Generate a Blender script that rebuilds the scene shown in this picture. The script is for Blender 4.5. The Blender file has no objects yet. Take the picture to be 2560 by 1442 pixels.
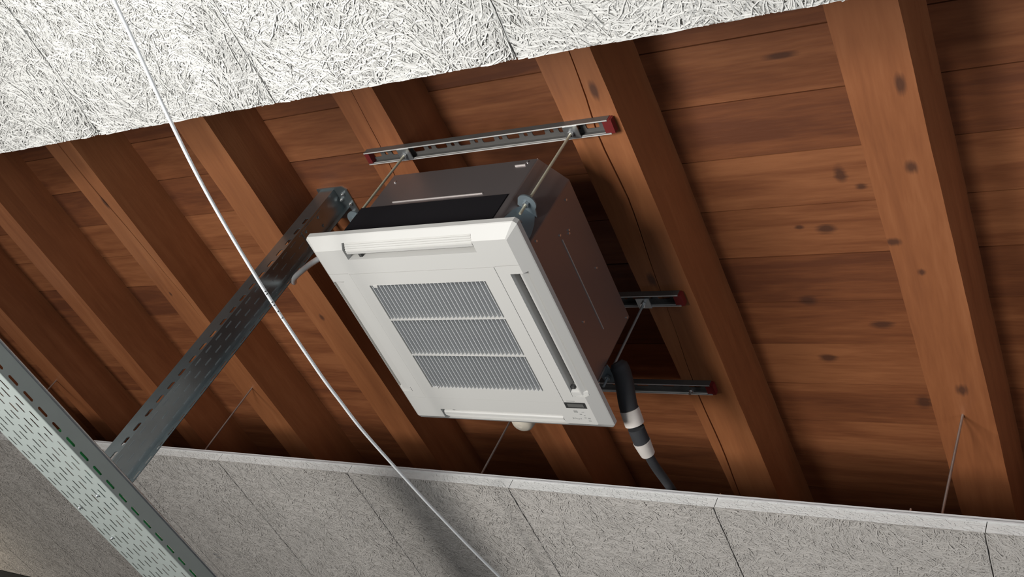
import bpy, math, random
import numpy as np
from mathutils import Vector, Matrix

S = bpy.context.scene
COL = S.collection
K = 0.68            # metres per drawing unit; every coordinate below is in drawing units, x right, y away, z up
rnd = random.Random(7)

# ------------------------------------------------------------------ camera
cam_d = bpy.data.cameras.new('camera')
cam = bpy.data.objects.new('camera', cam_d)
COL.objects.link(cam)
_R = (0.811872520083234, 0.4047089895162277, 0.4208011940791671)
_U = (-0.004605988174164799, -0.7162916059043748, 0.6977858698654419)
_F = (-0.5838165773653899, 0.5684513779697309, 0.5796733863803615)
m = Matrix(((_R[0], _U[0], -_F[0], 0), (_R[1], _U[1], -_F[1], 0), (_R[2], _U[2], -_F[2], 0), (0, 0, 0, 1)))
m.translation = Vector((2.3678143, -2.1991845, -2.3385477)) * K
cam.matrix_world = m
cam_d.sensor_width = 36.0
cam_d.lens = 2643.662 / 2560 * 36.0
cam_d.shift_x = 94.114 / 2560
cam_d.shift_y = 150.308 / 2560
cam_d.clip_start = 0.02
cam_d.clip_end = 100
S.camera = cam

# ------------------------------------------------------------------ world, lights, exposure
W = bpy.data.worlds.new('world'); S.world = W; W.use_nodes = True
wn = W.node_tree.nodes; wl = W.node_tree.links
bg = wn['Background']
bg.inputs['Color'].default_value = (0.92, 0.94, 1.0, 1)
bg.inputs['Strength'].default_value = 0.04

def area(name, loc, target, sx, sy, power, color, spread=180):
    d = bpy.data.lights.new(name, 'AREA'); d.shape = 'RECTANGLE'; d.size = sx * K; d.size_y = sy * K
    d.energy = power; d.color = color; d.spread = math.radians(spread)
    o = bpy.data.objects.new(name, d); COL.objects.link(o)
    o.location = Vector(loc) * K
    o.rotation_euler = (Vector(target) - Vector(loc)).to_track_quat('-Z', 'Y').to_euler()
    return o
# sunlit pale wall and floor zone behind and left of the viewer, throwing daylight up to the ceiling
area('sunlit_wall_bounce', (-1.0, -2.6, -3.3), (0.5, -0.8, 0), 1.6, 1.2, 56, (1.0, 0.99, 0.96), 140)
# sun falling through the windows and thrown back up by the glossy floor
sd = bpy.data.lights.new('sun_off_floor', 'SUN'); sd.energy = 1.12; sd.angle = math.radians(8); sd.color = (1.0, 0.96, 0.89)
so = bpy.data.objects.new('sun_off_floor', sd); COL.objects.link(so); so.location = Vector((-2.0, -5.0, -4.0)) * K
so.rotation_euler = Vector((0.12, 0.63, 0.77)).to_track_quat('-Z', 'Y').to_euler()
# window in the right-hand wall, cool and low
area('window_right', (7.0, -1.6, -2.3), (0.0, 0.0, -0.4), 2.6, 1.8, 38, (0.88, 0.94, 1.0))
# window behind the viewer, cool and low
area('window_behind', (2.0, -7.0, -2.9), (0.2, -0.6, 0.0), 4.0, 2.0, 16, (0.88, 0.94, 1.0))
# pendant uplight shining on the far ceiling, outside the frame to the left
pl = bpy.data.lights.new('uplight', 'POINT'); pl.energy = 14; pl.color = (1, 0.86, 0.66); pl.shadow_soft_size = 0.25
plo = bpy.data.objects.new('uplight', pl); COL.objects.link(plo); plo.location = Vector((-7.0, 2.2, -0.75)) * K

S.view_settings.view_transform = 'Standard'
S.view_settings.look = 'None'
S.view_settings.gamma = 1.0
S.view_settings.use_curve_mapping = False
S.view_settings.exposure = -0.17
S.cycles.use_denoising = True
S.cycles.max_bounces = 8
S.cycles.diffuse_bounces = 5

# ------------------------------------------------------------------ materials
def newmat(name):
    mt = bpy.data.materials.new(name); mt.use_nodes = True
    return mt, mt.node_tree.nodes, mt.node_tree.links, mt.node_tree.nodes['Principled BSDF']

def plain(name, col, rough=0.5, metal=0.0, noise=0.0, nscale=40, bump=0.0, spec=0.5):
    mt, n, l, p = newmat(name)
    p.inputs['Base Color'].default_value = (*col, 1)
    p.inputs['Roughness'].default_value = rough
    p.inputs['Metallic'].default_value = metal
    p.inputs['Specular IOR Level'].default_value = spec
    if noise or bump:
        g = n.new('ShaderNodeNewGeometry'); t = n.new('ShaderNodeTexNoise')
        t.inputs['Scale'].default_value = nscale; t.inputs['Detail'].default_value = 5
        l.new(g.outputs['Position'], t.inputs['Vector'])
        if noise:
            mx = n.new('ShaderNodeMix'); mx.data_type = 'RGBA'
            mx.inputs[6].default_value = (*[c * (1 - noise) for c in col], 1)
            mx.inputs[7].default_value = (*[min(1, c * (1 + noise)) for c in col], 1)
            l.new(t.outputs['Fac'], mx.inputs[0]); l.new(mx.outputs[2], p.inputs['Base Color'])
        if bump:
            b = n.new('ShaderNodeBump'); b.inputs['Strength'].default_value = bump; b.inputs['Distance'].default_value = 0.002
            l.new(t.outputs['Fac'], b.inputs['Height']); l.new(b.outputs['Normal'], p.inputs['Normal'])
    return mt

def wood(name, c_dark, c_mid, c_light, along, plank=None, knots=(), seed=0.0):
    """along: 'x' or 'y' grain direction; plank=(y0,pitch) tints every plank; knots=[(x,y,rx,ry)] in drawing units"""
    mt, n, l, p = newmat(name)
    g = n.new('ShaderNodeNewGeometry')
    dv = n.new('ShaderNodeVectorMath'); dv.operation = 'SCALE'; dv.inputs['Scale'].default_value = 1 / K
    l.new(g.outputs['Position'], dv.inputs[0])
    pos = dv.outputs[0]
    off = n.new('ShaderNodeVectorMath'); off.operation = 'ADD'; off.inputs[1].default_value = (seed, seed * 1.7, seed * .3)
    l.new(pos, off.inputs[0]); src = off.outputs[0]
    tint = None
    if plank:
        sx = n.new('ShaderNodeSeparateXYZ'); l.new(pos, sx.inputs[0])
        a = n.new('ShaderNodeMath'); a.operation = 'SUBTRACT'; a.inputs[1].default_value = plank[0]; l.new(sx.outputs['Y'], a.inputs[0])
        b = n.new('ShaderNodeMath'); b.operation = 'DIVIDE'; b.inputs[1].default_value = plank[1]; l.new(a.outputs[0], b.inputs[0])
        f = n.new('ShaderNodeMath'); f.operation = 'FLOOR'; l.new(b.outputs[0], f.inputs[0])
        wnz = n.new('ShaderNodeTexWhiteNoise'); wnz.noise_dimensions = '1D'; l.new(f.outputs[0], wnz.inputs['W'])
        tint = wnz.outputs['Value']
        cx = n.new('ShaderNodeCombineXYZ'); l.new(f.outputs[0], cx.inputs['X']); l.new(tint, cx.inputs['Z'])
        sc = n.new('ShaderNodeVectorMath'); sc.operation = 'SCALE'; sc.inputs['Scale'].default_value = 3.7; l.new(cx.outputs[0], sc.inputs[0])
        ad = n.new('ShaderNodeVectorMath'); ad.operation = 'ADD'; l.new(src, ad.inputs[0]); l.new(sc.outputs[0], ad.inputs[1]); src = ad.outputs[0]
    mp = n.new('ShaderNodeMapping')
    mp.inputs['Scale'].default_value = (0.9, 9, 9) if along == 'x' else (9, 0.9, 9)
    l.new(src, mp.inputs['Vector'])
    t1 = n.new('ShaderNodeTexNoise'); t1.inputs['Scale'].default_value = 1.4; t1.inputs['Detail'].default_value = 6; t1.inputs['Distortion'].default_value = 0.6
    l.new(mp.outputs[0], t1.inputs['Vector'])
    t2 = n.new('ShaderNodeTexNoise'); t2.inputs['Scale'].default_value = 9; t2.inputs['Detail'].default_value = 4
    l.new(mp.outputs[0], t2.inputs['Vector'])
    t3 = n.new('ShaderNodeTexNoise'); t3.inputs['Scale'].default_value = 1.1; t3.inputs['Detail'].default_value = 3
    l.new(src, t3.inputs['Vector'])
    def mth(op, a, b):
        q = n.new('ShaderNodeMath'); q.operation = op
        for i, v in ((0, a), (1, b)):
            if hasattr(v, 'links'): l.new(v, q.inputs[i])
            else: q.inputs[i].default_value = v
        return q.outputs[0]
    v = mth('ADD', mth('MULTIPLY', t1.outputs['Fac'], 0.55), mth('MULTIPLY', t2.outputs['Fac'], 0.22))
    v = mth('ADD', v, mth('MULTIPLY', t3.outputs['Fac'], 0.23))
    if tint is not None:
        v = mth('ADD', v, mth('MULTIPLY', mth('SUBTRACT', tint, 0.5), 0.22))
    cr = n.new('ShaderNodeValToRGB'); l.new(v, cr.inputs[0])
    e = cr.color_ramp.elements
    e[0].position = 0.34; e[0].color = (*c_dark, 1); e[1].position = 0.66; e[1].color = (*c_light, 1)
    k = e.new(0.5); k.color = (*c_mid, 1)
    out = cr.outputs[0]
    if knots:
        mask = None
        for (kx, ky, rx, ry) in knots:
            s = n.new('ShaderNodeVectorMath'); s.operation = 'SUBTRACT'; l.new(pos, s.inputs[0]); s.inputs[1].default_value = (kx, ky, 0)
            q = n.new('ShaderNodeVectorMath'); q.operation = 'MULTIPLY'; l.new(s.outputs[0], q.inputs[0]); q.inputs[1].default_value = (1.3 / rx, 1.3 / ry, 0)
            ln = n.new('ShaderNodeVectorMath'); ln.operation = 'LENGTH'; l.new(q.outputs[0], ln.inputs[0])
            dist = mth('ADD', ln.outputs['Value'], mth('MULTIPLY', mth('SUBTRACT', t2.outputs['Fac'], 0.5), 0.9))
            mr = n.new('ShaderNodeMapRange'); l.new(dist, mr.inputs[0]); mr.inputs[1].default_value = 1.25; mr.inputs[2].default_value = 0.5; mr.inputs[3].default_value = 0; mr.inputs[4].default_value = 0.85
            mask = mr.outputs[0] if mask is None else mth('MAXIMUM', mask, mr.outputs[0])
        mx = n.new('ShaderNodeMix'); mx.data_type = 'RGBA'; l.new(mask, mx.inputs[0]); l.new(out, mx.inputs[6]); mx.inputs[7].default_value = (0.075, 0.03, 0.018, 1)
        out = mx.outputs[2]
    l.new(out, p.inputs['Base Color'])
    p.inputs['Roughness'].default_value = 0.5
    p.inputs['Specular IOR Level'].default_value = 0.6
    b = n.new('ShaderNodeBump'); b.inputs['Strength'].default_value = 0.25; b.inputs['Distance'].default_value = 0.002
    l.new(t2.outputs['Fac'], b.inputs['Height']); l.new(b.outputs['Normal'], p.inputs['Normal'])
    return mt

WD = (0.235, 0.079, 0.030); WM = (0.305, 0.107, 0.040); WL = (0.37, 0.140, 0.056)
DECK0, DECKP = -0.516, 0.2465
M = {}
M['deck'] = wood('stained_deck_boards', (0.140, 0.046, 0.020), (0.225, 0.077, 0.030), (0.33, 0.125, 0.050), 'x', (DECK0, DECKP),
                 knots=[(1.186, 0.096, .03, .05), (1.081, 0.348, .05, .03), (0.928, 0.713, .05, .035), (1.291, 1.311, .045, .05), (0.939, 1.051, .05, .03),
                        (1.09, -0.42, .08, .02), (1.2, 0.853, .06, .03), (0.98, 0.33, .025, .015), (1.25, 0.16, .03, .02)])
WK = [(1.535, -0.418, .022, .05), (1.518, -0.109, .026, .035), (1.406, 0.195, .04, .022), (1.482, 0.336, .018, .02), (1.533, 0.926, .03, .04),
      (0.524, -0.56, .024, .05), (0.447, 0.327, .026, .05), (-2.52, -.35, .02, .05), (-1.5, .5, .02, .03), (-2.55, .3, .012, .02)]
M['rafter'] = wood('stained_rafter_wood', WD, WM, WL, 'y', None, knots=WK)
M['rafter2'] = wood('stained_rafter_wood_pale', (0.25, 0.088, 0.033), (0.31, 0.113, 0.042), (0.375, 0.148, 0.059), 'y', None, knots=WK[5:], seed=4.3)
M['galv'] = plain('galvanised_steel', (0.56, 0.58, 0.59), 0.34, 0.9, noise=0.22, nscale=30)
M['galv_dull'] = plain('dull_galvanised_steel', (0.33, 0.37, 0.385), 0.55, 0.55, noise=0.12, nscale=22)
M['zinc'] = plain('yellow_zinc_thread', (0.60, 0.58, 0.45), 0.4, 0.35)
M['skyzinc'] = plain('sky_tinted_zinc_plate', (0.22, 0.27, 0.30), 0.5, 0.6, noise=0.1, nscale=25)  # bluish sky reflection put into the colour of the zinc plate
M['tray'] = plain('tray_galvanised_sheet', (0.40, 0.445, 0.425), 0.5, 0.25, noise=0.05, nscale=12)
M['housing'] = plain('grey_sheet_housing', (0.27, 0.24, 0.24), 0.3, 0.7, noise=0.05, nscale=5)
M['plastic'] = plain('white_panel_plastic', (0.58, 0.572, 0.552), 0.42, 0, spec=0.4)
M['plastic_grille'] = plain('grey_white_grille_plastic', (0.57, 0.58, 0.59), 0.45, 0)
M['filter'] = plain('dark_filter_mesh', (0.10, 0.10, 0.11), 0.9)
M['outlet'] = plain('grey_duct_foam', (0.17, 0.18, 0.20), 0.9)
M['black'] = plain('black_insulation_sheet', (0.010, 0.009, 0.011), 0.9, spec=0.15)
M['foam'] = plain('black_pipe_foam', (0.030, 0.031, 0.035), 0.75, noise=0.2, nscale=30)
M['tape'] = plain('white_wrapping_tape', (0.66, 0.61, 0.57), 0.6, noise=0.06, nscale=60)
M['red'] = plain('red_plastic_cap', (0.15, 0.010, 0.010), 0.6)
M['cord'] = plain('white_cable_sheath', (0.82, 0.84, 0.86), 0.45, bump=0.2, nscale=300)
M['ink'] = plain('dark_print', (0.05, 0.05, 0.05), 0.6)
M['display'] = plain('dark_display_window', (0.035, 0.035, 0.035), 0.35)
M['display2'] = plain('grey_sticker', (0.11, 0.11, 0.105), 0.5)
M['greymark'] = plain('grey_print', (0.33, 0.33, 0.32), 0.6)
M['cream'] = plain('cream_plastic', (0.55, 0.50, 0.42), 0.5)
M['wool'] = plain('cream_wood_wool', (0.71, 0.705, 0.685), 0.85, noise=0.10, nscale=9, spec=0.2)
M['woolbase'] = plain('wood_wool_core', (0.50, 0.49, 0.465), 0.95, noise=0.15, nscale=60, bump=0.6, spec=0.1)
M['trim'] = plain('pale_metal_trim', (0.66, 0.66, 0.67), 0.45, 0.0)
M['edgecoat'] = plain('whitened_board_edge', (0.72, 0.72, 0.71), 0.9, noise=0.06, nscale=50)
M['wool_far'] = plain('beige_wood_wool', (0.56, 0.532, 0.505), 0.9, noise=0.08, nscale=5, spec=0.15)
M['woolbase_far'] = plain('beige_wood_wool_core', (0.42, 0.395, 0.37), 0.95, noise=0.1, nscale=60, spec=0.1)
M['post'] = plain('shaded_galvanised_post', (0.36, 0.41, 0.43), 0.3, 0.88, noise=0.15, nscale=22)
M['lip'] = plain('highlit_rolled_steel', (0.66, 0.65, 0.63), 0.4, 0.15)  # same steel as the rail channel, lightened to paint the lip highlights
M['railshade'] = plain('shaded_rail_steel', (0.13, 0.125, 0.12), 0.5, 0.4, noise=0.12, nscale=25)  # channel shade put into a darker steel colour
M['screw'] = plain('bright_screw', (0.85, 0.85, 0.85), 0.25, 0.9)
M['silver'] = plain('silver_pipe_foil', (0.80, 0.81, 0.82), 0.3, 0.45)
M['seamline'] = plain('pale_folded_edge', (0.60, 0.56, 0.54), 0.35, 0.3)
M['wallpaint'] = plain('dark_void_board', (0.16, 0.10, 0.07), 0.9)
M['lampframe'] = plain('black_lamp_gasket', (0.01, 0.01, 0.01), 0.7)
M['lampwhite'] = plain('white_lamp_diffuser', (0.75, 0.77, 0.8), 0.5)
M['green'] = plain('green_cable_sheath', (0.03, 0.42, 0.12), 0.5)

# ------------------------------------------------------------------ mesh builder
class MB:
    def __init__(s): s.v = []; s.f = []; s.sm = []
    def add(s, vs, fs, smooth=False):
        b = len(s.v); s.v += [tuple(p) for p in vs]; s.f += [tuple(i + b for i in f) for f in fs]; s.sm += [smooth] * len(fs); return s
    def box(s, x0, x1, y0, y1, z0, z1):
        return s.add([(x, y, z) for z in (z0, z1) for y in (y0, y1) for x in (x0, x1)],
                     [(0, 2, 3, 1), (4, 5, 7, 6), (0, 1, 5, 4), (2, 6, 7, 3), (0, 4, 6, 2), (1, 3, 7, 5)])
    def prism(s, poly, O, A, B, N, h0, h1, smooth=False):
        """poly in (a,b) on plane O + a*A + b*B, extruded from h0 to h1 along N"""
        O, A, B, N = map(Vector, (O, A, B, N)); n = len(poly)
        vs = [O + A * a + B * b + N * h for h in (h0, h1) for a, b in poly]
        s.add(vs, [tuple(range(n))[::-1], tuple(range(n, 2 * n))])
        return s.add(vs, [(i, (i + 1) % n, (i + 1) % n + n, i + n) for i in range(n)], smooth)
    def tube(s, pts, r, n=12, cap=True, smooth=True):
        pts = [Vector(p) for p in pts]; rs = r if isinstance(r, (list, tuple)) else [r] * len(pts)
        vs = []; up = None
        for i, p in enumerate(pts):
            d = (pts[min(i + 1, len(pts) - 1)] - pts[max(i - 1, 0)]).normalized()
            if up is None: up = d.orthogonal().normalized()
            up = (up - d * up.dot(d)).normalized(); sd = d.cross(up)
            for k in range(n):
                a = 2 * math.pi * k / n; vs.append(p + (up * math.cos(a) + sd * math.sin(a)) * rs[i])
        fs = [(i * n + k, i * n + (k + 1) % n, (i + 1) * n + (k + 1) % n, (i + 1) * n + k) for i in range(len(pts) - 1) for k in range(n)]
        s.add(vs, fs, smooth)
        if cap: s.add(vs[:n], [tuple(range(n))[::-1]]); s.add(vs[-n:], [tuple(range(n))])
        return s
    def cyl(s, a, b, r, n=16): return s.tube([a, b], r, n)
    def hexnut(s, c, axis, r, h):
        a = Vector(axis).normalized(); u = a.orthogonal().normalized(); w = a.cross(u)
        return s.prism([(r * math.cos(math.pi / 3 * k), r * math.sin(math.pi / 3 * k)) for k in range(6)], c, u, w, a, -h / 2, h / 2)
    def perf(s, O, U, V, N, t, cells):
        """perforated sheet: cells = (u0,u1,v0,v1, slot or None), slot=(cu,cv,hu,hv,ch) half sizes with chamfer, thickness t along N"""
        O, U, V, N = map(Vector, (O, U, V, N))
        P = lambda a, b, h: O + U * a + V * b + N * h
        for (u0, u1, v0, v1, sl) in cells:
            if sl is None:
                s.add([P(a, b, h) for h in (0, t) for a, b in ((u0, v0), (u1, v0), (u1, v1), (u0, v1))], [(0, 1, 2, 3), (7, 6, 5, 4)]); continue
            cu, cv, hu, hv, ch = sl
            hole = [(cu - hu + ch, cv - hv), (cu + hu - ch, cv - hv), (cu + hu, cv - hv + ch), (cu + hu, cv + hv - ch), (cu + hu - ch, cv + hv), (cu - hu + ch, cv + hv), (cu - hu, cv + hv - ch), (cu - hu, cv - hv + ch)]
            oc = [(u0, v0), (u1, v0), (u1, v1), (u0, v1)]
            vs = [P(a, b, h) for h in (0, t) for a, b in oc + hole]
            fr = [(0, 1, 5, 4), (1, 6, 5), (1, 2, 7, 6), (2, 8, 7), (2, 3, 9, 8), (3, 10, 9), (3, 0, 11, 10), (0, 4, 11)]
            s.add(vs, fr + [tuple(i + 12 for i in f[::-1]) for f in fr] + [(4 + i, 4 + (i + 1) % 8, 16 + (i + 1) % 8, 16 + i) for i in range(8)])
        return s
    def build(s, name, mat, parent=None, origin=None):
        o0 = Vector(parent['_o']) if parent is not None else Vector(origin or (0, 0, 0))
        me = bpy.data.meshes.new(name)
        me.from_pydata([((Vector(p) - o0) * K)[:] for p in s.v], [], s.f)
        me.polygons.foreach_set('use_smooth', s.sm); me.materials.append(mat); me.validate(); me.update()
        o = bpy.data.objects.new(name, me); COL.objects.link(o)
        if parent is not None: o.parent = parent
        else: o.location = o0 * K
        o['_o'] = tuple(o0)
        return o

def tag(o, label=None, cat=None, group=None, kind=None):
    if label: o['label'] = label
    if cat: o['category'] = cat
    if group: o['group'] = group
    if kind: o['kind'] = kind
    return o
def empty(name, loc, label, cat, group=None):
    o = bpy.data.objects.new(name, None); COL.objects.link(o); o.location = Vector(loc) * K; o['_o'] = tuple(loc)
    o.empty_display_size = 0.1
    return tag(o, label, cat, group)

# ------------------------------------------------------------------ the setting: deck, plenum walls
X0, X1, Y0, Y1 = -9.4, 3.7, -2.95, 6.0
ZR, ZD = 0.64, 0.93          # rafter underside, deck underside
b = MB(); k0 = int((Y0 - DECK0) / DECKP) - 1; y = DECK0 + k0 * DECKP
while y < Y1:
    g = 0.0045; d = 0.014; h_ = rnd.uniform(-.0015, .0015)
    x0, x1 = X0, X1
    sec = [(y, ZD + d), (y + g, ZD + d), (y + g, ZD + h_), (y + DECKP, ZD + h_), (y + DECKP, ZD + d)]
    vs = [(x, yy, zz) for x in (x0, x1) for yy, zz in sec]
    b.add(vs, [(q, q + 1, q + 6, q + 5) for q in range(4)])
    y += DECKP
b.box(X0, X1, Y0 - .4, Y1 + .3, ZD + .0145, ZD + .06)
tag(b.build('ceiling', M['deck']), 'red-brown stained plank roof deck above the rafters', 'ceiling', kind='structure')
for nm, bx in (('wall_left', (X0 - .1, X0, Y0, Y1, .01, ZD)), ('wall_right', (X1, X1 + .1, Y0, Y1, .01, ZD)),
               ('wall_back', (X0, X1, Y0 - .1, Y0, .01, ZD)), ('wall_front', (X0, X1, Y1, Y1 + .1, .01, ZD))):
    tag(MB().box(*bx).build(nm, M['wallpaint']), 'dark wall closing the roof void', 'wall', kind='structure')

# ------------------------------------------------------------------ rafters
SK = 0.028   # they run very slightly askew to the unit
def rafter(xc, w, mat, label, crack=None):
    b = MB(); ys = np.linspace(Y0 + .02, Y1 - .02, 120)
    r2 = random.Random(int(xc * 100)); rows = []
    e1 = e2 = 0
    for i, y in enumerate(ys):
        dx = SK * y
        e1 = e1 * .8 + r2.uniform(-1, 1) * .0012; e2 = e2 * .8 + r2.uniform(-1, 1) * .0012
        l_, r_ = xc - w / 2 + dx + e1, xc + w / 2 + dx + e2
        if crack:
            cx, cw = crack(y)
            cx = min(max(cx, l_ + .02), r_ - .02)
            rows.append([(l_, ZD), (l_, ZR), (cx - cw, ZR), (cx, ZR + min(.03, cw * 6 + .0005)), (cx + cw, ZR), (r_, ZR), (r_, ZD)])
        else:
            rows.append([(l_, ZD), (l_, ZR), (r_, ZR), (r_, ZD)])
    n = len(rows[0]); vs = [(p[0], y, p[1]) for y, row in zip(ys, rows) for p in row]
    fs = [(i * n + k, i * n + k + 1, (i + 1) * n + k + 1, (i + 1) * n + k) for i in range(len(ys) - 1) for k in range(n - 1)]
    fs += [tuple(range(n)), tuple(range(len(vs) - n, len(vs)))[::-1]]
    b.add(vs, fs)
    return tag(b.build('rafter', mat, origin=(xc, 0, ZR)), label, 'rafter', 'roof rafters')
def crk(pts, wmax, seed):
    ph = random.Random(seed)
    def f(y):
        x = float(np.interp(y, [p[1] for p in pts], [p[0] for p in pts])) + .004 * math.sin(y * 9 + seed)
        w = wmax * (0.35 + 0.65 * abs(math.sin(y * 2.1 + seed))) * float(np.clip((y - pts[0][1] + .2) * 4, 0, 1)) * float(np.clip((pts[-1][1] + .2 - y) * 4, 0, 1))
        return x, max(w, .00005)
    return f
rafter(2.49, .215, M['rafter'], 'stained rafter rightmost of all, at the right edge of the frame')
rafter(1.49, .21, M['rafter'], 'broad stained rafter at the right with several dark knots')
rafter(0.483, .222, M['rafter2'], 'stained rafter with a long crack, just right of the grey unit',
       crk([(.49, -1.5), (.487, -.54), (.476, -.36), (.487, -.076), (.475, .307), (.45, .784), (.455, 1.9)], .0035, 2))
rafter(-0.50, .215, M['rafter'], 'stained rafter behind the left part of the air conditioner, running past its left edge',
       crk([(-.50, -1.3), (-.518, -.68), (-.539, -.3), (-.52, .1)], .002, 5))
rafter(-1.50, .21, M['rafter2'], 'orange-brown rafter left of the air conditioner, crossed in front by the steel post')
rafter(-2.52, .215, M['rafter2'], 'stained rafter with a long dark split, left of the white cable',
       crk([(-2.57, -1.2), (-2.542, -.72), (-2.517, -.397), (-2.492, -.125), (-2.446, .313)], .005, 9))
rafter(-3.51, .19, M['rafter'], 'second rafter from the left edge, between the split rafter and the tray')
rafter(-4.50, .20, M['rafter'], 'leftmost rafter, passing behind the perforated tray')
rafter(-5.50, .20, M['rafter'], 'rafter far left, mostly hidden behind the perforated tray')

# ------------------------------------------------------------------ wood wool ceiling panels
PW = 0.958; PWN, PWF = 0.958, 0.9607
def fibres(w, l, seed, dens, zr=0.012, tilt=.7, mat='wool', slope=0.0):
    rs = np.random.RandomState(seed); n = int(w * l * dens); ns = 7
    L = rs.uniform(.045, .16, n); a = rs.uniform(0, 2 * np.pi, n)
    # a slowly swirling field gives bundles that share a direction
    cx = rs.uniform(0.0, w, n); cy = rs.uniform(0.0, l, n)
    fld = 1.3 * np.sin(cx * 7 + 1.3 * np.sin(cy * 5 + seed)) + 1.1 * np.sin(cy * 8.3 + 2 * np.sin(cx * 4.1))
    a = np.where(rs.rand(n) < .6, fld + rs.normal(0, .45, n), a)
    kap = rs.normal(0, 7, n); wd = rs.uniform(.0013, .0027, n); zz = rs.uniform(.0005, zr, n); tl = rs.uniform(-tilt, tilt, n)
    dz = rs.normal(0, .03, n)
    t = np.linspace(-.5, .5, ns)
    ang = a[:, None] + kap[:, None] * (t * L[:, None]) + .25 * np.sin(t * 9 + a[:, None] * 3)
    st = L[:, None] / (ns - 1)
    px = cx[:, None] + np.cumsum(np.cos(ang) * st, 1) - np.cos(a)[:, None] * L[:, None] / 2
    py = cy[:, None] + np.cumsum(np.sin(ang) * st, 1) - np.sin(a)[:, None] * L[:, None] / 2
    px = np.clip(px, 0.001, w - .001); py = np.clip(py, -.0012, l)
    nx, ny = -np.sin(ang), np.cos(ang)
    z = -(zz[:, None] + dz[:, None] * t * L[:, None] + .0015 * np.sin(t * 6 + a[:, None])); z = np.minimum(z, -.0003)
    tz = np.sin(tl)[:, None] * wd[:, None]; tc = np.cos(tl)[:, None] * wd[:, None]
    V = np.empty((n, ns, 2, 3), np.float32)
    V[:, :, 0, 0] = px - nx * tc; V[:, :, 0, 1] = py - ny * tc; V[:, :, 0, 2] = z - tz
    V[:, :, 1, 0] = px + nx * tc; V[:, :, 1, 1] = py + ny * tc; V[:, :, 1, 2] = np.minimum(z + tz, 0.0)
    i = np.arange(ns - 1); q = np.stack([i * 2, i * 2 + 1, i * 2 + 3, i * 2 + 2], 1)
    F = (q[None] + (np.arange(n) * ns * 2)[:, None, None]).reshape(-1, 4)
    me = bpy.data.meshes.new('wood_wool_fibres')
    V[..., 1] += slope * V[..., 0]
    V = V.reshape(-1, 3) * K
    me.vertices.add(len(V)); me.vertices.foreach_set('co', V.ravel())
    me.loops.add(F.size); me.loops.foreach_set('vertex_index', F.ravel().astype(np.int32))
    me.polygons.add(len(F)); me.polygons.foreach_set('loop_start', np.arange(0, F.size, 4, dtype=np.int32)); me.polygons.foreach_set('loop_total', np.full(len(F), 4, np.int32))
    me.materials.append(M[mat]); me.update(calc_edges=True)
    return me
FL = 1.9
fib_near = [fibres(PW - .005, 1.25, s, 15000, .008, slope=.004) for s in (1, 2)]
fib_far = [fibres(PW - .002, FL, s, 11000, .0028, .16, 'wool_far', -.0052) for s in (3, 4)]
TH = 0.05
def ceil_panel(xa, ya, xb, yb, length, near, idx, label, group):
    PW = PWN if near else PWF
    """board whose visible cut edge runs from (xa,ya) to (xb,yb) at the opening; extends away from it"""
    o = empty('acoustic_board', (xa, ya, 0), label, 'ceiling board', group)
    b = MB(); e = .0008; sgn = -1 if near else 1
    c = .0045
    n = 60; r2 = random.Random(idx * 7 + 3)
    # board with chamfered long edges (v joint) and a slightly ragged cut edge
    sec = [(e, TH), (e, c), (e + c * .7, 0), (PW - e - c * .7, 0), (PW - e, c), (PW - e, TH)]
    slope = (yb - ya) / (xb - xa)
    vs = []
    for j in range(2):
        for (u, z) in sec:
            vs.append((xa + u, (ya + slope * u) if j == 0 else ya + sgn * length, z))
    ns = len(sec)
    fs = [(k, (k + 1) % ns, (k + 1) % ns + ns, k + ns) for k in range(ns)] + [tuple(range(ns)), tuple(range(ns, 2 * ns))[::-1]]
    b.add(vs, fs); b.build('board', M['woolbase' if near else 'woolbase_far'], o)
    if not near:
        b = MB(); b.add([(xa + e, ya - .0004, .002), (xb - e, yb - .0004, .002), (xb - e, yb - .0004, TH), (xa + e, ya - .0004, TH),
                         (xa + e, ya + .002, .002), (xb - e, yb + .002, .002), (xb - e, yb + .002, TH), (xa + e, ya + .002, TH)],
                        [(0, 1, 2, 3), (4, 7, 6, 5), (0, 4, 5, 1), (3, 2, 6, 7), (0, 3, 7, 4), (1, 5, 6, 2)]); b.build('cut_edge', M['edgecoat'], o)
    if near:
        f = bpy.data.objects.new('wood_wool_fibres', fib_near[idx % 2]); f.parent = o
        f.location = Vector((PW - .0025, slope * PW, 0)) * K; f.rotation_euler = (0, 0, math.pi)
        COL.objects.link(f); f['kind'] = 'stuff'
    else:
        for q in range(2):
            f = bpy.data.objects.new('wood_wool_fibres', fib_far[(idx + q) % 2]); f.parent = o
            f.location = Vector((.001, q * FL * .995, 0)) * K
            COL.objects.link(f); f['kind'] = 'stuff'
    if not near:
        # ragged white fibres on the cut edge
        r = np.random.RandomState(idx + 50); b = MB()
        for _ in range(520):
            u = r.uniform(.01, PW - .05); z = r.uniform(.003, TH - .004); L = r.uniform(.015, .05); a = r.normal(0, .35)
            y = ya + slope * u - r.uniform(.0006, .0022); h = r.uniform(.0012, .0024)
            p0 = (xa + u, y, z); p1 = (min(xa + u + L * math.cos(a), xa + PW - .004), y - .001, min(max(z + L * math.sin(a), .001), TH))
            b.add([(p0[0], p0[1], p0[2] - h), (p0[0], p0[1], p0[2] + h), (p1[0], p1[1], p1[2] + h), (p1[0], p1[1], p1[2] - h)], [(0, 1, 2, 3)])
        g = b.build('edge_fibres', M['edgecoat'], o); g['kind'] = 'stuff'
    return o
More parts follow.
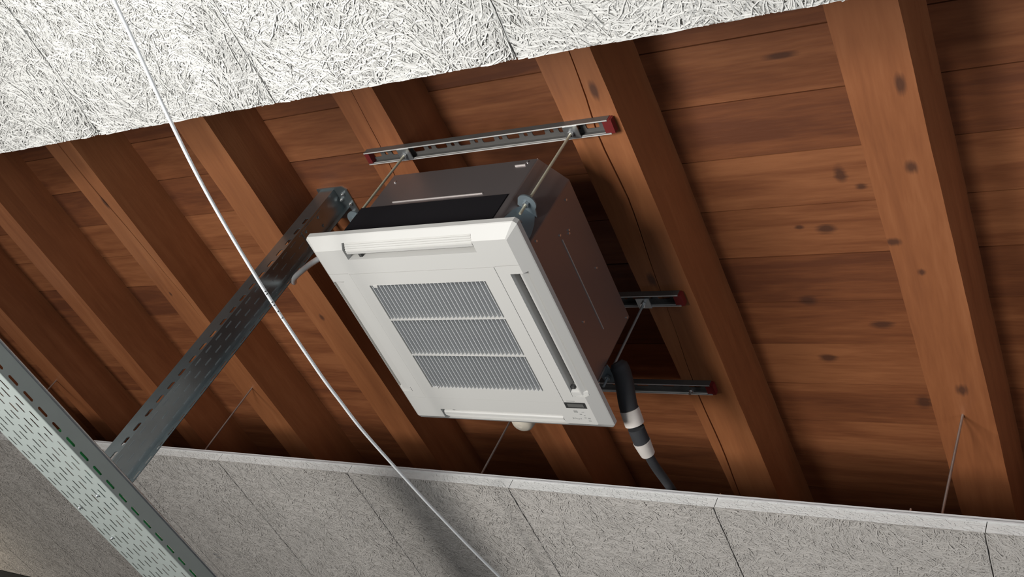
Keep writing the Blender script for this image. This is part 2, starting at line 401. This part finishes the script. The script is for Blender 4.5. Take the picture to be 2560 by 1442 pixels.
near_lab = ['pale wood wool ceiling board at the top left corner, left of every joint', 'pale wood wool ceiling board upper left, crossed by the white cable',
            'pale wood wool ceiling board at the top centre, right of the cable', 'pale wood wool ceiling board at the top right, wedge ending at the rafters',
            'pale wood wool board above the right edge of the frame']
ny = lambda x: -1.052 + .004 * x
fy = lambda x: .9535 - .0052 * x
i = 0
jn = -.2265
for kx in range(-7, 4):
    xa = jn + kx * .959
    lab = {-3: 'pale wood wool ceiling board beyond the top left corner', -2: near_lab[0], -1: near_lab[1], 0: near_lab[2], 1: near_lab[3], 2: near_lab[4], }.get(kx, 'pale near-row board far beyond the top left corner')
    if kx == 3: continue
    ceil_panel(xa, ny(xa), xa + PW, ny(xa + PW), 1.85, True, i, lab, 'near row of wood wool ceiling boards'); i += 1
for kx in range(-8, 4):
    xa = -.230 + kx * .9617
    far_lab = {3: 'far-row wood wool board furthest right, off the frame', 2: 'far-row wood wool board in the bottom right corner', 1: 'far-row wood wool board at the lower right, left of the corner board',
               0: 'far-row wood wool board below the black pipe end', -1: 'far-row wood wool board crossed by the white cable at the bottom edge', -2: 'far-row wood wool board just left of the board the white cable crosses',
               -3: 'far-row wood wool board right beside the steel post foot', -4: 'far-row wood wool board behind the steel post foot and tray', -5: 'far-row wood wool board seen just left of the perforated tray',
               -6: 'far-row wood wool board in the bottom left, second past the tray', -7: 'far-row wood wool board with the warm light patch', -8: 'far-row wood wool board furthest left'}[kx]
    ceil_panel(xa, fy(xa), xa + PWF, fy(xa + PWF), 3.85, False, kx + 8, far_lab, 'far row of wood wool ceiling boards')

# edge profiles that carry the boards
def edge_trim(x0, x1, fn, sgn, label):
    b = MB()
    for (a0, a1, z0, z1) in ((-.006 * sgn, .03 * sgn, TH + .001, TH + .005), (-.006 * sgn, -.003 * sgn, TH - .004, TH + .012)):
        vs = []
        for x in (x0, x1):
            for (yy, zz) in ((fn(x) + a0, z0), (fn(x) + a1, z0), (fn(x) + a1, z1), (fn(x) + a0, z1)): vs.append((x, yy, zz))
        b.add(vs, [(0, 1, 5, 4), (1, 2, 6, 5), (2, 3, 7, 6), (3, 0, 4, 7), (0, 3, 2, 1), (4, 5, 6, 7)])
    return tag(b.build('edge_profile', M['trim'], origin=(x0, fn(x0), TH)), label, 'metal edge profile')
edge_trim(-7.9, 3.5, fy, 1, 'thin pale metal profile along the top edge of the far boards')

# hanger rods of the far ceiling
def thread(b, p, z0, z1, r, pitch=.0045, n=8):
    pts = []; rs = []; z = z0; kk = 0
    while z < z1:
        pts.append((p[0], p[1], z)); rs.append(r if kk % 2 else r * .82); z += pitch / 2; kk += 1
    pts.append((p[0], p[1], z1)); rs.append(r)
    return b.tube(pts, rs, n)
for (x, lab) in ((1.517, 'thin ceiling hanger rod hanging from the broad knotty rafter at the right'), (-.507, 'thin ceiling hanger rod below the bottom edge of the air conditioner'),
                 (-2.461, 'thin ceiling hanger rod between the steel post and the white cable'), (-4.5, 'thin ceiling hanger rod seen faintly beside the tray rim')):
    o = empty('hanger_rod', (x, 1.065, TH), lab, 'hanger rod', 'hanger rods of the far ceiling boards')
    b = MB(); b.tube([(x, 1.065, TH + .012), (x, 1.065, ZR)], .0052, 8); b.build('rod', M['galv'], o)
    b = MB(); b.box(x - .03, x + .03, 1.045, 1.085, TH + .0005, TH + .012); b.hexnut((x, 1.065, TH + .02), (0, 0, 1), .012, .012); b.build('foot_clip', M['galv'], o)
for (x, h) in ((0.5, .026), (0.73, .028), (1.44, .034)):
    o = MB().cyl((x, fy(x) + .012, TH), (x, fy(x) + .012, TH + h), .004, 8).build('screw', M['screw'], origin=(x, fy(x), TH))
    tag(o, {0.5: 'small screw tip on the far board edge by the black pipe end', 0.73: 'small screw tip on the far board edge right of the black pipe', 1.44: 'small screw tip on the far board edge near the right hanger rod'}[x], 'screw', 'screw tips on the far board edge')
b = MB()
for dy in (-.018, .018):
    b.tube([(-2.985, 1.968 + dy, -.010), (-2.945, 1.975 + dy, -.010)], .0045, 6)
tag(b.build('staple', M['screw'], origin=(-2.96, 1.968, -.01)), 'bright staple pressed into the far ceiling board below the post', 'staple')

# ------------------------------------------------------------------ air conditioner
ac = empty('air_conditioner', (0, 0, 0), 'white four-way cassette air conditioner with grey metal housing, hung on threaded rods', 'air conditioner')
HX, HY, CX, CY, HZ = .424, .44, .336, .336, .43
def octa(hx, hy, cx, cy): return [(-cx, -hy), (cx, -hy), (hx, -cy), (hx, cy), (cx, hy), (-cx, hy), (-hx, cy), (-hx, -cy)]
b = MB(); b.prism(octa(HX, HY, CX, CY), (0, 0, 0), (1, 0, 0), (0, 1, 0), (0, 0, 1), .013, HZ)
h = b.build('housing', M['housing'], ac)
bv = h.modifiers.new('bevel', 'BEVEL'); bv.width = .003; bv.segments = 2; bv.limit_method = 'ANGLE'
# details of the housing, sub-parts
b = MB(); b.box(-.372, .31, -HY - .004, -HY + .002, .018, .222); b.build('insulation_sheet', M['black'], h)
for bx in ((-.23, .188, -HY - .0035, -HY + .001, .243, .2465), (.256, .300, -HY - .0045, -HY + .001, .394, .399), (HX - .001, HX + .003, -.213, .224, .241, .2435)):
    MB().box(*bx).build('folded_edge', M['seamline'], h)
for (px, py, pz, d) in ((.30, -HY, .413, 'y'), (-.30, -HY, .38, 'y'), (HX, -.30, .36, 'x'), (HX, -.21, .30, 'x'), (HX, -.20, .294, 'x'), (HX, -.235, .24, 'x'),
                        (HX, .32, .41, 'x'), (HX, -.32, .105, 'x'), (HX, -.265, .04, 'x'), (HX, .1, .15, 'x'), (HX, .02, .36, 'x')):
    a = Vector((px, py, pz)); nrm = Vector((0, -1, 0)) if d == 'y' else Vector((1, 0, 0))
    b = MB(); b.cyl(a - nrm * .002, a + nrm * .004, .0045, 10); b.build('screw', M['screw'], h)

# front panel: bevelled plate with four outlets and the intake opening cut out
PX, PY, FX, FY_, ZF, ZB = .475, .496, .432, .449, -.042, -.009
def rect8(hx, hy, c): return [(-hx + c, -hy), (hx - c, -hy), (hx, -hy + c), (hx, hy - c), (hx - c, hy), (-hx + c, hy), (-hx, hy - c), (-hx, -hy + c)]
b = MB(); rings = [(rect8(PX, PY, .012), .012), (rect8(PX, PY, .012), ZB), (rect8(PX - .003, PY - .003, .012), ZB - .003), (rect8(FX, FY_, .004), ZF)]
vs = [(x, y, z) for r_, z in rings for x, y in r_]
fs = [(j * 8 + k, j * 8 + (k + 1) % 8, (j + 1) * 8 + (k + 1) % 8, (j + 1) * 8 + k) for j in range(3) for k in range(8)] + [tuple(range(8))[::-1], tuple(range(24, 32))]
b.add(vs, fs)
panel = b.build('front_panel', M['plastic'], ac)
SX0, SX1, SY0, SY1, SLX, SLY = .380, .447, .402, .470, .292, .300   # outlet slots
def cut(obj, mb):
    c = mb.build('cut', M['plastic'], ac)
    md = obj.modifiers.new('cut', 'BOOLEAN'); md.operation = 'DIFFERENCE'; md.solver = 'EXACT'; md.object = c
    bpy.context.view_layer.update()
    dg = bpy.context.evaluated_depsgraph_get()
    me = bpy.data.meshes.new_from_object(obj.evaluated_get(dg))
    obj.modifiers.clear(); obj.data = me; me.name = obj.name
    cm = c.data; bpy.data.objects.remove(c, do_unlink=True); bpy.data.meshes.remove(cm)
c = MB()
for sg in (-1, 1):
    a0, a1 = sorted((sg * SY0, sg * SY1)); c.box(-SLX, SLX, a0, a1, -.07, .004)
    a0, a1 = sorted((sg * SX0, sg * SX1)); c.box(a0, a1, -SLY, SLY, -.07, .004)
c.box(-.330, .330, -.335, .335, -.07, .000)
cut(panel, c)
c = MB(); gw = .0012
for sg in (-1, 1):
    for sx in (-1, 1):
        a0, a1 = sorted((sx * .334, sx * .60)); c.box(a0, a1, sg * .337 - gw, sg * .337 + gw, -.07, ZF + .004)
cut(panel, c)
# oblong display window recess is a separate part
b = MB(); b.box(.328, .418, .331, .361, ZF - .0012, ZF + .004); dsp = b.build('display_window', M['display'], ac)
b = MB(); b.box(.340, .408, .338, .354, ZF - .0018, ZF + .002); b.build('sticker', M['display2'], dsp)
MB().box(.342, .378, .322, .325, ZF - .0006, ZF + .001).build('indicator_mark', M['greymark'], ac)
for (x, y, w_, h_) in ((.352, .374, .016, .012), (.385, .381, .010, .003), (.372, .392, .009, .005), (.388, .398, .006, .005), (.385, .411, .008, .005), (.40, .413, .010, .006), (.398, .427, .010, .005)):
    MB().box(x, x + w_, y, y + h_, ZF - .0006, ZF + .001).build('indicator_mark', M['greymark'], ac)
b = MB()
for kk, (w_, h_, dy) in enumerate(((.005, .010, 0), (.004, .006, .002), (.004, .007, .001), (.003, .006, .003), (.005, .008, .004), (.003, .006, .003), (.004, .007, .002))):
    b.box(.333 + kk * .0058, .333 + kk * .0058 + w_ * .7, .414 + dy, .414 + dy + h_ * .8, ZF - .0006, ZF + .001)
b.build('brand_mark', M['greymark'], ac)
# duct liners behind the slots
for sg in (-1, 1):
    a0, a1 = sorted((sg * (SY0 + .001), sg * (SY1 - .001))); MB().box(-SLX + .001, SLX - .001, a0, a1, .0005, .0038).build('outlet_liner', M['outlet'], ac)
    a0, a1 = sorted((sg * (SX0 + .001), sg * (SX1 - .001))); MB().box(a0, a1, -SLY + .001, SLY - .001, .0005, .0038).build('outlet_liner', M['outlet'], ac)
# louvers: ribbed curved vanes
def louver(ax, sg):
    s0 = SY0 if ax == 'y' else SX0; half = (SLX if ax == 'y' else SLY) - .006
    prof = [(.066, -.014)]
    w0 = .064; nr = 4 if ax == 'y' else 0
    for k in range(nr):
        a = w0 - k * .0068; za = -.0195 - k * .0040
        prof += [(a, za - .0022), (a - .0040, za - .0066), (a - .0058, za - .0004)]
    if not nr: prof += [(.064, -.021), (.045, -.036)]
    q0 = .0 if ax == 'x' else -.013; prof += [(.041 + q0 * .5, -.0385), (.036 + q0, -.0375), (.031 + q0, -.033), (.0285 + q0, -.025), (.028 + q0, -.004), (.031 + q0, -.004), (.036, -.012)]
    if ax == 'x' and sg < 0: prof = [(.0665, -.012), (.0655, -.0205), (.050, -.0345), (.012, -.0405), (.001, -.0405), (.001, -.004), (.060, -.004)]
    prof = [(v, max(z, -.0425)) for v, z in prof]
    b = MB()
    if ax == 'y': A, B_, N = (0, sg, 0), (0, 0, 1), (1, 0, 0)
    else: A, B_, N = (sg, 0, 0), (0, 0, 1), (0, 1, 0)
    O = Vector(A) * s0
    b.prism(prof, O, A, B_, N, -half, half)
    lv = b.build('louver', M['plastic'], ac)
    for q in ((() if (ax, sg) == ('x', -1) else (-half + .05,) if ax == 'y' else (half - .03,))):
        e = MB(); p = [(.001, -.030), (.016, -.030), (.016, -.018), (.001, -.018)]
        e.prism(p, O, A, B_, N, q - .006, q + .006)
        e.build('louver_arm', M['ink'], lv)
for ax in 'xy':
    for sg in (-1, 1): louver(ax, sg)
# moulded end shoes at the far ends of the side outlets
for sg in (-1, 1):
    b = MB(); a0 = sg * (SX0 + .002); a1 = sg * (SX1 - .001)
    b.add([(a0, .275, ZF), (a1, .285, ZF + .012), (a1, .2985, ZF + .010), (a0, .2985, ZF - .0005), (a0, .262, 0), (a1, .275, 0), (a1, .2985, 0), (a0, .2985, 0)],
          [(0, 1, 2, 3), (4, 7, 6, 5), (0, 4, 5, 1), (1, 5, 6, 2), (2, 6, 7, 3), (3, 7, 4, 0)])
    b.build('outlet_end_shoe', M['plastic'], ac)
# intake grille
GX, GY = .266, .275
rows = [(-GY, -.1015), (-.0955, .0865), (.0925, GY)]
b = MB()
fx, fy2 = .3285, .3335
z0, z1 = ZF - .001, -.004
for (a0, a1, c0, c1) in ((-fx, fx, -fy2, -GY), (-fx, fx, GY, fy2), (-fx, -GX, -GY, GY), (GX, fx, -GY, GY)):
    b.box(a0, a1, c0, c1, z0, z1)
grille = b.build('intake_grille', M['plastic'], ac)
for (c0, c1) in ((-.1015, -.0955), (.0865, .0925)): MB().box(-GX, GX, c0, c1, z0 + .0005, z1).build('cross_bar', M['plastic'], grille)
NS = 29; p_ = 2 * GX / NS
for (c0, c1) in rows:
    b = MB()
    for k in range(NS):
        x = -GX + (k + .5) * p_
        prof = [(-.0016, ZF + .0005), (.0016, ZF), (.0040, ZF + .010), (.0068, -.010), (-.0052, -.010), (-.0034, ZF + .010)]
        b.prism(prof, (x, 0, 0), (1, 0, 0), (0, 0, 1), (0, 1, 0), c0 + .0003, c1 - .0003)
    b.build('slats', M['plastic_grille'], grille)
b = MB(); b.box(-GX - .003, GX + .003, -GY - .003, GY + .003, -.008, -.005); b.build('filter', M['filter'], grille)
MB().box(-.248, -.228, -GY - .001, -GY + .010, ZF - .003, ZF + .006).build('latch', M['plastic'], grille)
MB().box(-.262, -.232, GY - .004, GY + .001, ZF - .003, ZF + .006).build('latch', M['plastic'], grille)
# suspension brackets on the housing corners
RX, RY = .394, .422
for sx in (-1, 1):
    for sy in (-1, 1):
        c1 = Vector((sx * CX, sy * HY, 0)); c2 = Vector((sx * HX, sy * CY, 0)); u = (c2 - c1).normalized(); n = Vector((sx * .763, sy * .646, 0)).normalized()
        mid = (c1 + c2) / 2
        b = MB()
        b.prism([(-.055, .014), (.055, .014), (.055, .10), (.045, .15), (.030, .185), (-.030, .185), (-.045, .15), (-.055, .10)], mid, u, (0, 0, 1), n, .001, .006)
        # horizontal ear that the rod passes through
        R0 = Vector((sx * RX, sy * RY, 0)); off = (R0 - mid).dot(n); ou = (R0 - mid).dot(u)
        arc = [(ou + .036 * math.cos(t), off + .034 * math.sin(t)) for t in np.linspace(0, math.pi, 12)]
        b.prism([(-.040, .004)] + [(.040, .004)] + arc, mid + Vector((0, 0, .185)), u, n, (0, 0, 1), 0, .006)
        # upturned flange
        br = b.build('bracket', M['skyzinc'], ac)
        for p in (mid + n * .006 + Vector((0, 0, .12)), mid + n * .006 + u * .03 + Vector((0, 0, .06))):
            MB().cyl(p, p + n * .007, .006, 8).build('bolt', M['screw'], br)
# drain socket behind the unit
b = MB(); b.tube([(-.04, HY - .002, .17), (-.04, .53, .17), (-.04, .575, .16), (-.04, .60, .13), (-.04, .603, .10), (-.04, .603, .078), (-.04, .603, .066), (-.04, .603, .060)], [.045, .045, .048, .050, .052, .048, .036, .012], 20)
b.build('drain_socket', M['cream'], ac)

# ------------------------------------------------------------------ mounting rails
def rail(x0, x1, yc, label, rods=(), bolt=None):
    o = empty('mounting_rail', ((x0 + x1) / 2, yc, .61), label, 'mounting rail', 'galvanised mounting rails under the rafters')
    w, zb, zt, t, lip = .030, .609, .6385, .0035, .010
    b = MB()
    for sg in (-1, 1):
        a0, a1 = sorted((yc + sg * w, yc + sg * (w - t))); b.box(x0, x1, a0, a1, zb, zt)
    n = int((x1 - x0) / .115); pch = (x1 - x0) / n; cells = []
    for k in range(n):
        a = k * pch
        cells.append((a, a + pch * .62, -w, w, (a + pch * .31, 0, pch * .24, .012, .005)))
        cells.append((a + pch * .62, a + pch, -w, w, (a + pch * .81, 0, .008, .008, .003)))
    b.perf((x0, yc, zt - t), (1, 0, 0), (0, 1, 0), (0, 0, 1), t, cells)
    b.build('channel', M['railshade'], o)
    for sg in (-1, 1):
        b = MB(); a0, a1 = sorted((yc + sg * w, yc + sg * (w - .0055))); b.box(x0, x1, a0, a1, zb - .0012, zb)
        a0, a1 = sorted((yc + sg * (w - .0055), yc + sg * (w - .0045))); b.box(x0, x1, a0, a1, zb - .0012, zb + .008)
        b.build('rolled_lip', M['lip'], o)
    for x, sg in ((x0, -1), (x1, 1)):
        b = MB(); a0, a1 = sorted((x - sg * .022, x + sg * (.010 if sg > 0 else .001)))
        b.prism([(-.029, zb + .001), (.029, zb + .001), (.029, zt - .001), (-.029, zt - .001)], (0, yc, 0), (0, 1, 0), (0, 0, 1), (1, 0, 0), a0, a1)
        if sg > 0: b.prism([(-.028, zb + .0), (.028, zb + .0), (.028, zt - .004), (-.028, zt - .004)], (0, yc, 0), (0, 1, 0), (0, 0, 1), (1, 0, 0), a1, a1 + .006)
        b.build('end_cap', M['red'], o)
    return o
rail(-.605, .548, -.422, 'slotted galvanised rail nearest the viewer, above the housing top')
rail(-.60, .553, .415, 'galvanised rail behind the right side of the housing, middle of the three')
rail(-.60, .535, .935, 'galvanised rail furthest away, below right of the unit, with a loose bolt')
b = MB(); b.tube([(.445, .935, .582), (.445, .935, .61)], .006, 10); b.hexnut((.445, .935, .603), (0, 0, 1), .011, .010)
tag(b.build('loose_bolt', M['screw'], origin=(.445, .935, .6)), 'bright bolt stub in the furthest rail near its right end', 'bolt')

def rod(x, y, label, mat):
    o = empty('threaded_rod', (x, y, .13), label, 'threaded rod', 'threaded rods carrying the air conditioner')
    b = MB(); thread(b, (x, y), .128, .632, .0056); b.build('rod', mat, o)
    b = MB(); b.box(x - .030, x + .030, y - .026, y + .026, .6035, .6085)
    b.build('square_washer', M['galv'], o)
    for z, r in ((.596, .0115), (.198, .012), (.178, .012)):
        b = MB(); b.hexnut((x, y, z), (0, 0, 1), r, .012); b.build('nut', M['screw'] if z > .5 else M['galv'], o)
    return o
rod(RX, -RY, 'threaded rod at the near right corner of the unit, with round bracket ear', M['zinc'])
rod(-RX, -RY, 'threaded rod at the near left corner of the unit', M['zinc'])
rod(RX, RY, 'dull threaded rod at the far right corner of the unit by the black pipe', M['galv_dull'])
rod(-RX, RY, 'threaded rod at the far left corner, hidden behind the unit', M['galv_dull'])

# ------------------------------------------------------------------ pipes
def cr(pts, n):
    """Catmull-Rom through points"""
    P = [Vector(p) for p in pts]; P = [P[0] * 2 - P[1]] + P + [P[-1] * 2 - P[-2]]; out = []
    for i in range(1, len(P) - 2):
        for k in range(n):
            t = k / n; a, b_, c_, d_ = P[i - 1:i + 3]
            out.append(.5 * ((2 * b_) + (c_ - a) * t + (2 * a - 5 * b_ + 4 * c_ - d_) * t * t + (3 * b_ - a - 3 * c_ + d_) * t ** 3))
    out.append(P[-2]); return out
pts = cr([(.435, .375, .215), (.450, .405, .200), (.465, .44, .165), (.475, .50, .118), (.485, .56, .088), (.495, .63, .062), (.505, .66, .052)], 6)
o = empty('insulated_pipe', (.44, .42, .2), 'black foam-wrapped pipe with white tape bands leaving the far right corner of the unit', 'pipe')
q = [p for p in pts if p.y < .52]; b = MB(); b.tube(q, [min(.036, .024 + .004 * k) for k in range(len(q))], 18); b.build('foam_sleeve', M['foam'], o)
def band(y0, y1, r0, r1, mat, name):
    q = [p for p in cr(pts, 3) if y0 <= p.y <= y1]
    n_ = len(q); b = MB(); b.tube(q, [r0 + (r1 - r0) * k / max(1, n_ - 1) for k in range(n_)], 18); return b.build(name, mat, o)
full = [(.475, .50, .118), (.487, .56, .090), (.494, .61, .074), (.500, .655, .064), (.505, .70, .058), (.510, .76, .056), (.512, .82, .062), (.512, 1.0, .095), (.512, 1.12, .105)]
pts = [(.445, .40, .205), (.465, .44, .165)] + full
band(.505, .578, .0385, .0385, M['tape'], 'tape_band')
band(.578, .655, .033, .033, M['foam'], 'foam_collar')
band(.648, .725, .035, .029, M['tape'], 'tape_band')
q = [p for p in cr(pts, 4) if p.y >= .70]; b = MB(); b.tube(q, .0185, 14); b.build('thin_hose', M['foam'], o)
b = MB(); b.tube(cr([(-.446, -.345, .098), (-.52, -.34, .088), (-.62, -.30, .102), (-.80, -.204, .181), (-1.0, -.092, .255), (-1.2, .045, .385), (-1.32, .085, .48), (-1.35, .09, .62), (-1.35, .08, .92)], 6), .0125, 14)
tag(b.build('refrigerant_pipe', M['silver'], origin=(-.42, -.35, .09)), 'shiny silver pipe end between the unit and the steel post', 'pipe')

# ------------------------------------------------------------------ steel post (perforated channel hung from the deck)
post = empty('support_post', (-1.27, -.03, ZD), 'vertical perforated steel channel hanging from the deck down to the tray', 'support post')
XA, XB, YA, YB, ZP0, ZP1 = -1.315, -1.222, -.09, .022, -1.0, ZD - .008
b = MB(); pz = .078; t = .004
cellsA = []; cellsB = []; cellsC = []; dash = []
k = 0; z = ZP0
while z < ZP1 - .001:
    z1_ = min(z + pz, ZP1); full_ = z1_ - z > pz * .95 and z < ZD - .22
    cellsA.append((0, XB - XA, z, z1_, ((XB - XA) - .020, (z + z1_) / 2, .0095, .0235, .006) if full_ else None))
    w = YB - YA
    hs = [(0, w / 3, .5), (w / 3, 2 * w / 3, 0), (2 * w / 3, w, .5)]
    for (v0, v1, ph) in hs:
        if full_:
            cellsB.append((v0, v1, z, z1_, None)); zc = (z + z1_) / 2 + (pz / 2 if not ph else 0)
            dash.append((YA + (v0 + v1) / 2, zc))
        else: cellsB.append((v0, v1, z, z1_, None))
    cellsC.append((0, .034, z, z1_, (.021, (z + z1_) / 2, .003, .021, .0015) if full_ else None))
    z = z1_; k += 1
b.perf((XA, YA, 0), (1, 0, 0), (0, 0, 1), (0, 1, 0), t, cellsA)
b.perf((XB, YA, 0), (0, 1, 0), (0, 0, 1), (-1, 0, 0), t, cellsB)
b.perf((XB, YB, 0), (1, 0, 0), (0, 0, 1), (0, 1, 0), t * .5, cellsC)
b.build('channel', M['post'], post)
b = MB()
for (yy, zz) in dash: b.box(XB - .0005, XB + .0012, yy - .0028, yy + .0028, zz - .021, zz + .021)
db = b.build('embossed_slots', M['galv_dull'], post); db['kind'] = 'stuff'
b = MB()
pl_ = [(-1.335, -.10), (-1.17, -.10), (-1.145, -.08), (-1.145, .06), (-1.165, .085), (-1.335, .085)]
b.prism(pl_, (0, 0, 0), (1, 0, 0), (0, 1, 0), (0, 0, 1), ZD - .008, ZD - .001)
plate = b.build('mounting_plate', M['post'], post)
for (x, y) in ((-1.30, -.075), (-1.18, -.06), (-1.165, .0), (-1.18, .05), (-1.205, -.03)):
    b = MB(); b.hexnut((x, y, ZD - .013), (0, 0, 1), .0095, .009); b.cyl((x, y, ZD - .026), (x, y, ZD - .012), .005, 8); b.build('bolt', M['screw'], plate)
b = MB(); b.box(-1.222, -1.218, -.08, .012, .60, .78)
for (z, y) in ((.63, -.06), (.63, -.01), (.74, -.06), (.74, -.01)): b.hexnut((-1.215, y, z), (1, 0, 0), .008, .006)
b.build('gusset', M['post'], post)
b = MB(); b.box(-1.222, -1.113, -.06, -.02, -1.048, -1.04); b.box(-1.222, -1.216, -.08, .0, -1.048, -.93); b.build('tray_arm', M['galv_dull'], post)

# ------------------------------------------------------------------ cable tray
TX0, TX1, TZ0, TZ1, TY0, TY1 = -1.112, -.76, -1.104, -1.030, -1.45, 1.90
tray = empty('cable_tray', (-.93, -.2, TZ0), 'perforated galvanised cable tray crossing the lower left corner', 'cable tray')
b = MB(); P5 = .0728; t = .0014
xs = [-.793, -.829, -.867, -.9035, -.940, -.977, -1.015, -1.052, -1.086]
ph = [0, .5, .5, 0, 0, .5, .5, 0, 0]
ed = [TX1 - .006] + [(xs[i] + xs[i + 1]) / 2 for i in range(len(xs) - 1)] + [TX0 + .006]
cells = []
for i, x in enumerate(xs):
    n_ = int((TY1 - TY0) / P5)
    c0 = -.744 + ph[i] * P5
    kmin = math.ceil((TY0 + P5 / 2 - c0) / P5); kmax = math.floor((TY1 - P5 / 2 - c0) / P5)
    for k in range(kmin, kmax + 1):
        cy = c0 + k * P5
        cells.append((ed[i + 1], ed[i], cy - P5 / 2, cy + P5 / 2, (x, cy, .0042, .0235, .0028)))
    cells.append((ed[i + 1], ed[i], TY0, c0 + kmin * P5 - P5 / 2, None)); cells.append((ed[i + 1], ed[i], c0 + kmax * P5 + P5 / 2, TY1, None))
b.perf((0, 0, TZ0), (1, 0, 0), (0, 1, 0), (0, 0, 1), t, cells)
b.build('tray_floor', M['tray'], tray)
for xw, sg in ((TX1, 1), (TX0, -1)):
    b = MB(); cells = []; c0 = -.8195
    kmin = math.ceil((TY0 + P5 / 2 - c0) / P5); kmax = math.floor((TY1 - P5 / 2 - c0) / P5)
    za, zb_ = TZ0 + .006, TZ1 - .006
    for k in range(kmin, kmax + 1):
        cy = c0 + k * P5; cells.append((cy - P5 / 2, cy + P5 / 2, za, zb_, (cy, TZ0 + .0175, .0235, .0045, .004)))
    cells.append((TY0, c0 + kmin * P5 - P5 / 2, za, zb_, None)); cells.append((c0 + kmax * P5 + P5 / 2, TY1, za, zb_, None))
    b.perf((xw, 0, 0), (0, 1, 0), (0, 0, 1), (-sg, 0, 0), t, cells)
    # rounded lower corner and rolled top rim
    cpts = [(xw - sg * .006, TZ0), (xw - sg * .003, TZ0 + .0006), (xw - sg * .0008, TZ0 + .0025), (xw, TZ0 + .006), (xw - sg * t, TZ0 + .006), (xw - sg * .006, TZ0 + t)]
    b.prism(cpts, (0, 0, 0), (1, 0, 0), (0, 0, 1), (0, 1, 0), TY0, TY1, smooth=True)
    b.build('side_wall', M['tray'], tray)
    b = MB(); b.tube([(xw - sg * .003, TY0, TZ1 - .001), (xw - sg * .003, TY1, TZ1 - .001)], .0065, 12); b.build('rolled_rim', M['galv'], tray)
for nm, pts_ in (('green', [(-.82, -.56, -1.07), (-.785, -.44, -1.084), (-.782, -.2, -1.087), (-.780, .3, -1.088), (-.785, .9, -1.085), (-.785, 1.85, -1.085)]),):
    b = MB(); b.tube(cr(pts_, 8), .011, 10)
    tag(b.build('earth_cable', M['green'], origin=(-.78, -.2, -1.09)), 'green cable lying inside the tray behind its side slots', 'cable')
for (x, y, lab) in ((-.862, -.261, 'small bolt head under the tray floor, near its middle'), (-1.065, -.165, 'small bolt head at the left rim of the tray, upper one'), (-1.045, .012, 'small bolt head at the left rim of the tray, lower one')):
    b = MB(); b.tube([(x, y, TZ0 - .001), (x, y, TZ0 - .006), (x, y, TZ0 - .009)], [.0065, .0065, .004], 12)
    tag(b.build('bolt', M['galv'], origin=(x, y, TZ0)), lab, 'bolt', 'bolt heads under the tray')

# ------------------------------------------------------------------ white cable
cp = [(-.35, -2.6, .0), (-.35, -1.9, -.17), (-.35, -1.586, -.238), (-.35, -1.471, -.261), (-.35, -1.226, -.313), (-.35, -.948, -.358), (-.35, -.57, -.388), (-.35, -.191, -.397),
      (-.35, .0, -.392), (-.35, .171, -.383), (-.35, .448, -.351), (-.35, .783, -.307), (-.35, 1.338, -.219), (-.35, 2.0, -.09), (-.35, 2.4, -.008)]
b = MB(); cpp = cr(cp, 8); b.tube(cpp, .0063, 12)
cab = tag(b.build('hanging_cable', M['cord'], origin=(-.35, -.2, -.39)), 'long white cable sagging across the picture from top left to bottom centre', 'cable')
for y in (-.560, -.549, -.512, -.498, -.470, -.440):
    z = float(np.interp(y, [p.y for p in cpp], [p.z for p in cpp])); b = MB()
    b.tube([(-.35 + .0017, y - .0018, z - .0010), (-.35 + .0017, y + .0018, z - .0010)], .0049, 12); b.build('printed_mark', M['ink'], cab)

# ------------------------------------------------------------------ recessed lamp in the lower left corner
lx0, lx1, ly0, ly1 = -8.0, -5.35, 2.905, 4.1
lamp = empty('ceiling_lamp', ((lx0 + lx1) / 2, (ly0 + ly1) / 2, -.03), 'white rectangular ceiling lamp with black edge in the bottom left corner', 'lamp')
MB().box(lx0, lx1, ly0, ly1, -.06, -.013).build('casing', M['lampframe'], lamp)
MB().box(lx0 + .035, lx1 - .035, ly0 + .035, ly1 - .035, -.068, -.055).build('diffuser', M['lampwhite'], lamp)

for o in bpy.data.objects:
    if '_o' in o: del o['_o']
